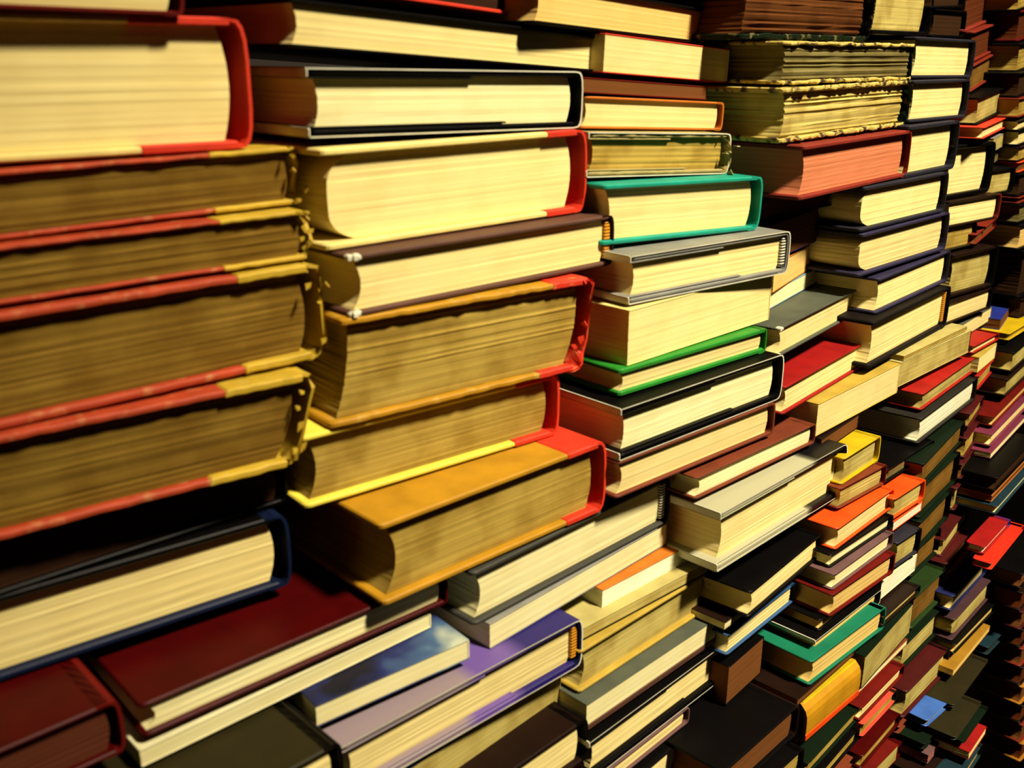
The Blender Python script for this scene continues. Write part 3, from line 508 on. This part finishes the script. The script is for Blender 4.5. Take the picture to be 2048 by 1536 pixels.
('hardback_book',(0.3762,0.7007,1.1575),0.8664,0.0029,0.0972,0.0068,0.048,'H','s d48','petrol','petrol','pale','petrol-blue covered book with pale edge, far right stack'),
('hardback_book',(0.3470,0.6535,1.1482),0.8450,0.0072,0.0617,0.0060,0.014,'H','d14','crimson','blue','white','thin blue-edged book under the petrol-blue book, far right stack'),
('hardback_book',(0.3486,0.6432,1.1407),0.8643,0.0000,0.0835,0.0056,0.014,'H','s d14','scarlet','scarlet','tan2','book with a flat scarlet cover, far right stack'),
('hardback_book',(0.3608,0.7330,1.2175),0.9768,0.0073,0.0541,0.0114,0.055,'H','d55','blood','blood','tan2','small tan-paged book left of the far stack, thin dark-red stack'),
('hardback_book',(0.3556,0.7218,1.1958),0.9741,0.0031,0.0481,0.0169,0.055,'H','d55','blood','blood','tan2','small dark red book with a tan wedge, thin dark-red stack'),
('hardback_book',(0.3508,0.7130,1.1817),0.9556,-0.0025,0.0413,0.0126,0.055,'H','d55','blood','blood','brownp','small dark red book in shadow, thin dark-red stack'),
('hardback_book',(0.3478,0.7101,1.1556),0.9519,0.0074,0.0521,0.0199,0.055,'H','d55','blood','blood','olivey','small dark red book with brighter tan pages, thin dark-red stack'),
('hardback_book',(0.3279,0.6770,1.1330),0.9313,0.0050,0.0796,0.0146,0.055,'H','s d55','blood','blood','olivey','wine-red book with narrow tan pages, thin dark-red stack'),
('hardback_book',(0.3272,0.6667,1.1245),0.9095,-0.0044,0.0702,0.0085,0.055,'H','d55','blood','blood','tan2','wine-red book just above the navy one, thin dark-red stack'),
('hardback_book',(0.3297,0.6699,1.1166),0.8445,0.0030,0.0605,0.0072,0.055,'H','d55','crimson','crimson','olivey','thin crimson book directly above the navy one, thin dark-red stack'),
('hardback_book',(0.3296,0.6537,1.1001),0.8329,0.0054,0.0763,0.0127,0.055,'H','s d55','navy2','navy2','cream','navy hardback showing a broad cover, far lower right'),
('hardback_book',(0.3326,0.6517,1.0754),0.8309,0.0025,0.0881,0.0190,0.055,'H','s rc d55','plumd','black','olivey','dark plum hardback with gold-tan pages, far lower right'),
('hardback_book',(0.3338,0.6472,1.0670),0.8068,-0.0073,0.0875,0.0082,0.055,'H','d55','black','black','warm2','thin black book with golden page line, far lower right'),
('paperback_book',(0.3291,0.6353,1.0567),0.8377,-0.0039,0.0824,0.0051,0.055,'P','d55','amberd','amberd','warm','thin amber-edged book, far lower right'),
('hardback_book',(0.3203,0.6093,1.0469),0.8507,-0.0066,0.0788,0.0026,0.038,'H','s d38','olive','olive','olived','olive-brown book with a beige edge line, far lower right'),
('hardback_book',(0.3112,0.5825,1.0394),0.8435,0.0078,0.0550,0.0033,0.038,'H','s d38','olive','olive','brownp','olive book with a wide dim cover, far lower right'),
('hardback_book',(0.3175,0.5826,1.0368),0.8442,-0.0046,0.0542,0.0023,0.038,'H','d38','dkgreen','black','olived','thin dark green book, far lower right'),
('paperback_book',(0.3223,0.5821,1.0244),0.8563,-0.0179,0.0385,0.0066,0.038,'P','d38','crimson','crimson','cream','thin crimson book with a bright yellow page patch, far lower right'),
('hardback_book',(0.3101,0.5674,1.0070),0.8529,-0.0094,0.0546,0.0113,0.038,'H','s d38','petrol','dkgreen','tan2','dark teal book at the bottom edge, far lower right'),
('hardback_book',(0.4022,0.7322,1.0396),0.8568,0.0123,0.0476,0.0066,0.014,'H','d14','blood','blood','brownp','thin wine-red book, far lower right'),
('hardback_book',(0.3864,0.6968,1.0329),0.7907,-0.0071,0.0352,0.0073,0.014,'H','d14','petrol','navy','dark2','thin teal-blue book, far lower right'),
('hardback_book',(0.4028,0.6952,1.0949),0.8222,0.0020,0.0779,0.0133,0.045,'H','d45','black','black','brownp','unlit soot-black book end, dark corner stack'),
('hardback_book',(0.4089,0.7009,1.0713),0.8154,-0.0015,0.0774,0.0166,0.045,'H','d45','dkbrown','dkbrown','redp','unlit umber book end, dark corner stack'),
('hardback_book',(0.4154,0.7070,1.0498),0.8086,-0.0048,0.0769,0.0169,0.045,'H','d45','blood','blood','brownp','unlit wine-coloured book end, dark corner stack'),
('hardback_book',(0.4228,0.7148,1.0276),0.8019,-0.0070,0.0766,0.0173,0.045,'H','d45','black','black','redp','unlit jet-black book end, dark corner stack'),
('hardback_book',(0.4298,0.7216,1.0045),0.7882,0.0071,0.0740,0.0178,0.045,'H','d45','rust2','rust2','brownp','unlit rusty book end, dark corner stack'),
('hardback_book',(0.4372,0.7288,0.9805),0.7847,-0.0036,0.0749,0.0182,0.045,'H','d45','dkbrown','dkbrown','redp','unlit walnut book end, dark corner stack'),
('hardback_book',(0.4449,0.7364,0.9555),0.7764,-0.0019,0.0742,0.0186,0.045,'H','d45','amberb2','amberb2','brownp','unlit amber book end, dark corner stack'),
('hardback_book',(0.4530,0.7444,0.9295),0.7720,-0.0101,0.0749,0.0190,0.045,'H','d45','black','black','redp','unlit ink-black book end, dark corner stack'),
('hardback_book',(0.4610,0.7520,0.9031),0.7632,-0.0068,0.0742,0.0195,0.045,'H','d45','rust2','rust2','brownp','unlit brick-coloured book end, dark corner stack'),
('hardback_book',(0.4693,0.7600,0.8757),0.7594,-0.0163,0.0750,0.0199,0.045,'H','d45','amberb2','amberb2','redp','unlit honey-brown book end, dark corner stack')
]
for n, row in enumerate(BOOKS):
    make_book(row, n)

# ------------------------------------------------------------------ the dark wall behind the books and the floor below
def structure(name, bm, m):
    o = add_obj(name, bm, [m]); o['kind'] = 'structure'; return o

m, nt, bs = nodes('dark_plaster')
nz = nt.nodes.new('ShaderNodeTexNoise'); nz.inputs['Scale'].default_value = 12
rp = nt.nodes.new('ShaderNodeValToRGB'); rp.color_ramp.elements[0].color = (.006,.004,.003,1); rp.color_ramp.elements[1].color = (.02,.012,.008,1)
nt.links.new(nz.outputs['Fac'], rp.inputs[0]); nt.links.new(rp.outputs[0], bs.inputs['Base Color']); bs.inputs['Roughness'].default_value = .9
bm = bmesh.new()
WALL = [(-0.43, 0.468), (-0.415, 0.48), (-0.401, 0.492), (-0.387, 0.505), (-0.372, 0.518), (-0.357, 0.531), (-0.342, 0.544), (-0.327, 0.557), (-0.311, 0.571), (-0.295, 0.586), (-0.278, 0.601), (-0.26, 0.618), (-0.241, 0.636), (-0.22, 0.656), (-0.198, 0.677), (-0.173, 0.702), (-0.145, 0.729), (-0.113, 0.76), (-0.076, 0.797), (-0.034, 0.84), (0.017, 0.893), (0.08, 0.959), (0.16, 1.044), (0.268, 1.161), (0.422, 1.331), (0.663, 1.598)]
loft(bm, [[(x, y, .0), (x, y, 2.6), (x-.1*math.cos(.8), y+.1*math.sin(.8), 2.6), (x-.1*math.cos(.8), y+.1*math.sin(.8), .0)] for x, y in WALL])
structure('wall_back', bm, m)
m, nt, bs = nodes('floor_boards')
nz = nt.nodes.new('ShaderNodeTexNoise'); nz.inputs['Scale'].default_value = 6
rp = nt.nodes.new('ShaderNodeValToRGB'); rp.color_ramp.elements[0].color = (.03,.015,.008,1); rp.color_ramp.elements[1].color = (.07,.035,.018,1)
nt.links.new(nz.outputs['Fac'], rp.inputs[0]); nt.links.new(rp.outputs[0], bs.inputs['Base Color'])
bm = bmesh.new(); bmesh.ops.create_cube(bm, size=1)
for v in bm.verts: v.co = Vector((v.co.x*8, v.co.y*8+1, v.co.z*.1-.05))
structure('floor', bm, m)

# ------------------------------------------------------------------ light and camera
def area(name, loc, target, size, power, col, spread=math.pi):
    l = bpy.data.lights.new(name, 'AREA'); l.shape = 'DISK'; l.size = size; l.energy = power; l.color = col; l.spread = spread
    o = bpy.data.objects.new(name, l); COL.objects.link(o); o.location = loc
    o.rotation_euler = (Vector(target)-Vector(loc)).to_track_quat('-Z', 'Y').to_euler()
    return o
def spot(name, loc, target, radius, power, col, angle, blend=1.):
    l = bpy.data.lights.new(name, 'SPOT'); l.shadow_soft_size = radius; l.energy = power; l.color = col
    l.spot_size = math.radians(angle); l.spot_blend = blend
    o = bpy.data.objects.new(name, l); COL.objects.link(o); o.location = loc
    o.rotation_euler = (Vector(target)-Vector(loc)).to_track_quat('-Z', 'Y').to_euler()
    return o
WORLD = .014
EXPOSURE = 0.0
spot('ceiling_spot', (1.36, -.26, 3.55), (.13, .64, 1.16), .16, 800, (1.0, .865, .63), 32)

w = bpy.data.worlds.new('dim_room'); scene.world = w; w.use_nodes = True
w.node_tree.nodes['Background'].inputs[0].default_value = (1.0, .72, .42, 1)
w.node_tree.nodes['Background'].inputs[1].default_value = WORLD

cam = bpy.data.cameras.new('camera'); cam.sensor_width = 36; cam.lens = 1990/2048*36
cam.clip_start = .01
cam.dof.use_dof = True; cam.dof.focus_distance = .68; cam.dof.aperture_fstop = 11
co = bpy.data.objects.new('camera', cam); COL.objects.link(co)
co.location = (0, 0, 1.5); co.rotation_euler = (math.pi/2-0.32386, 0, 0)
scene.camera = co
vs = scene.view_settings
vs.view_transform = 'Standard'; vs.look = 'None'; vs.gamma = 1; vs.use_curve_mapping = False; vs.exposure = EXPOSURE
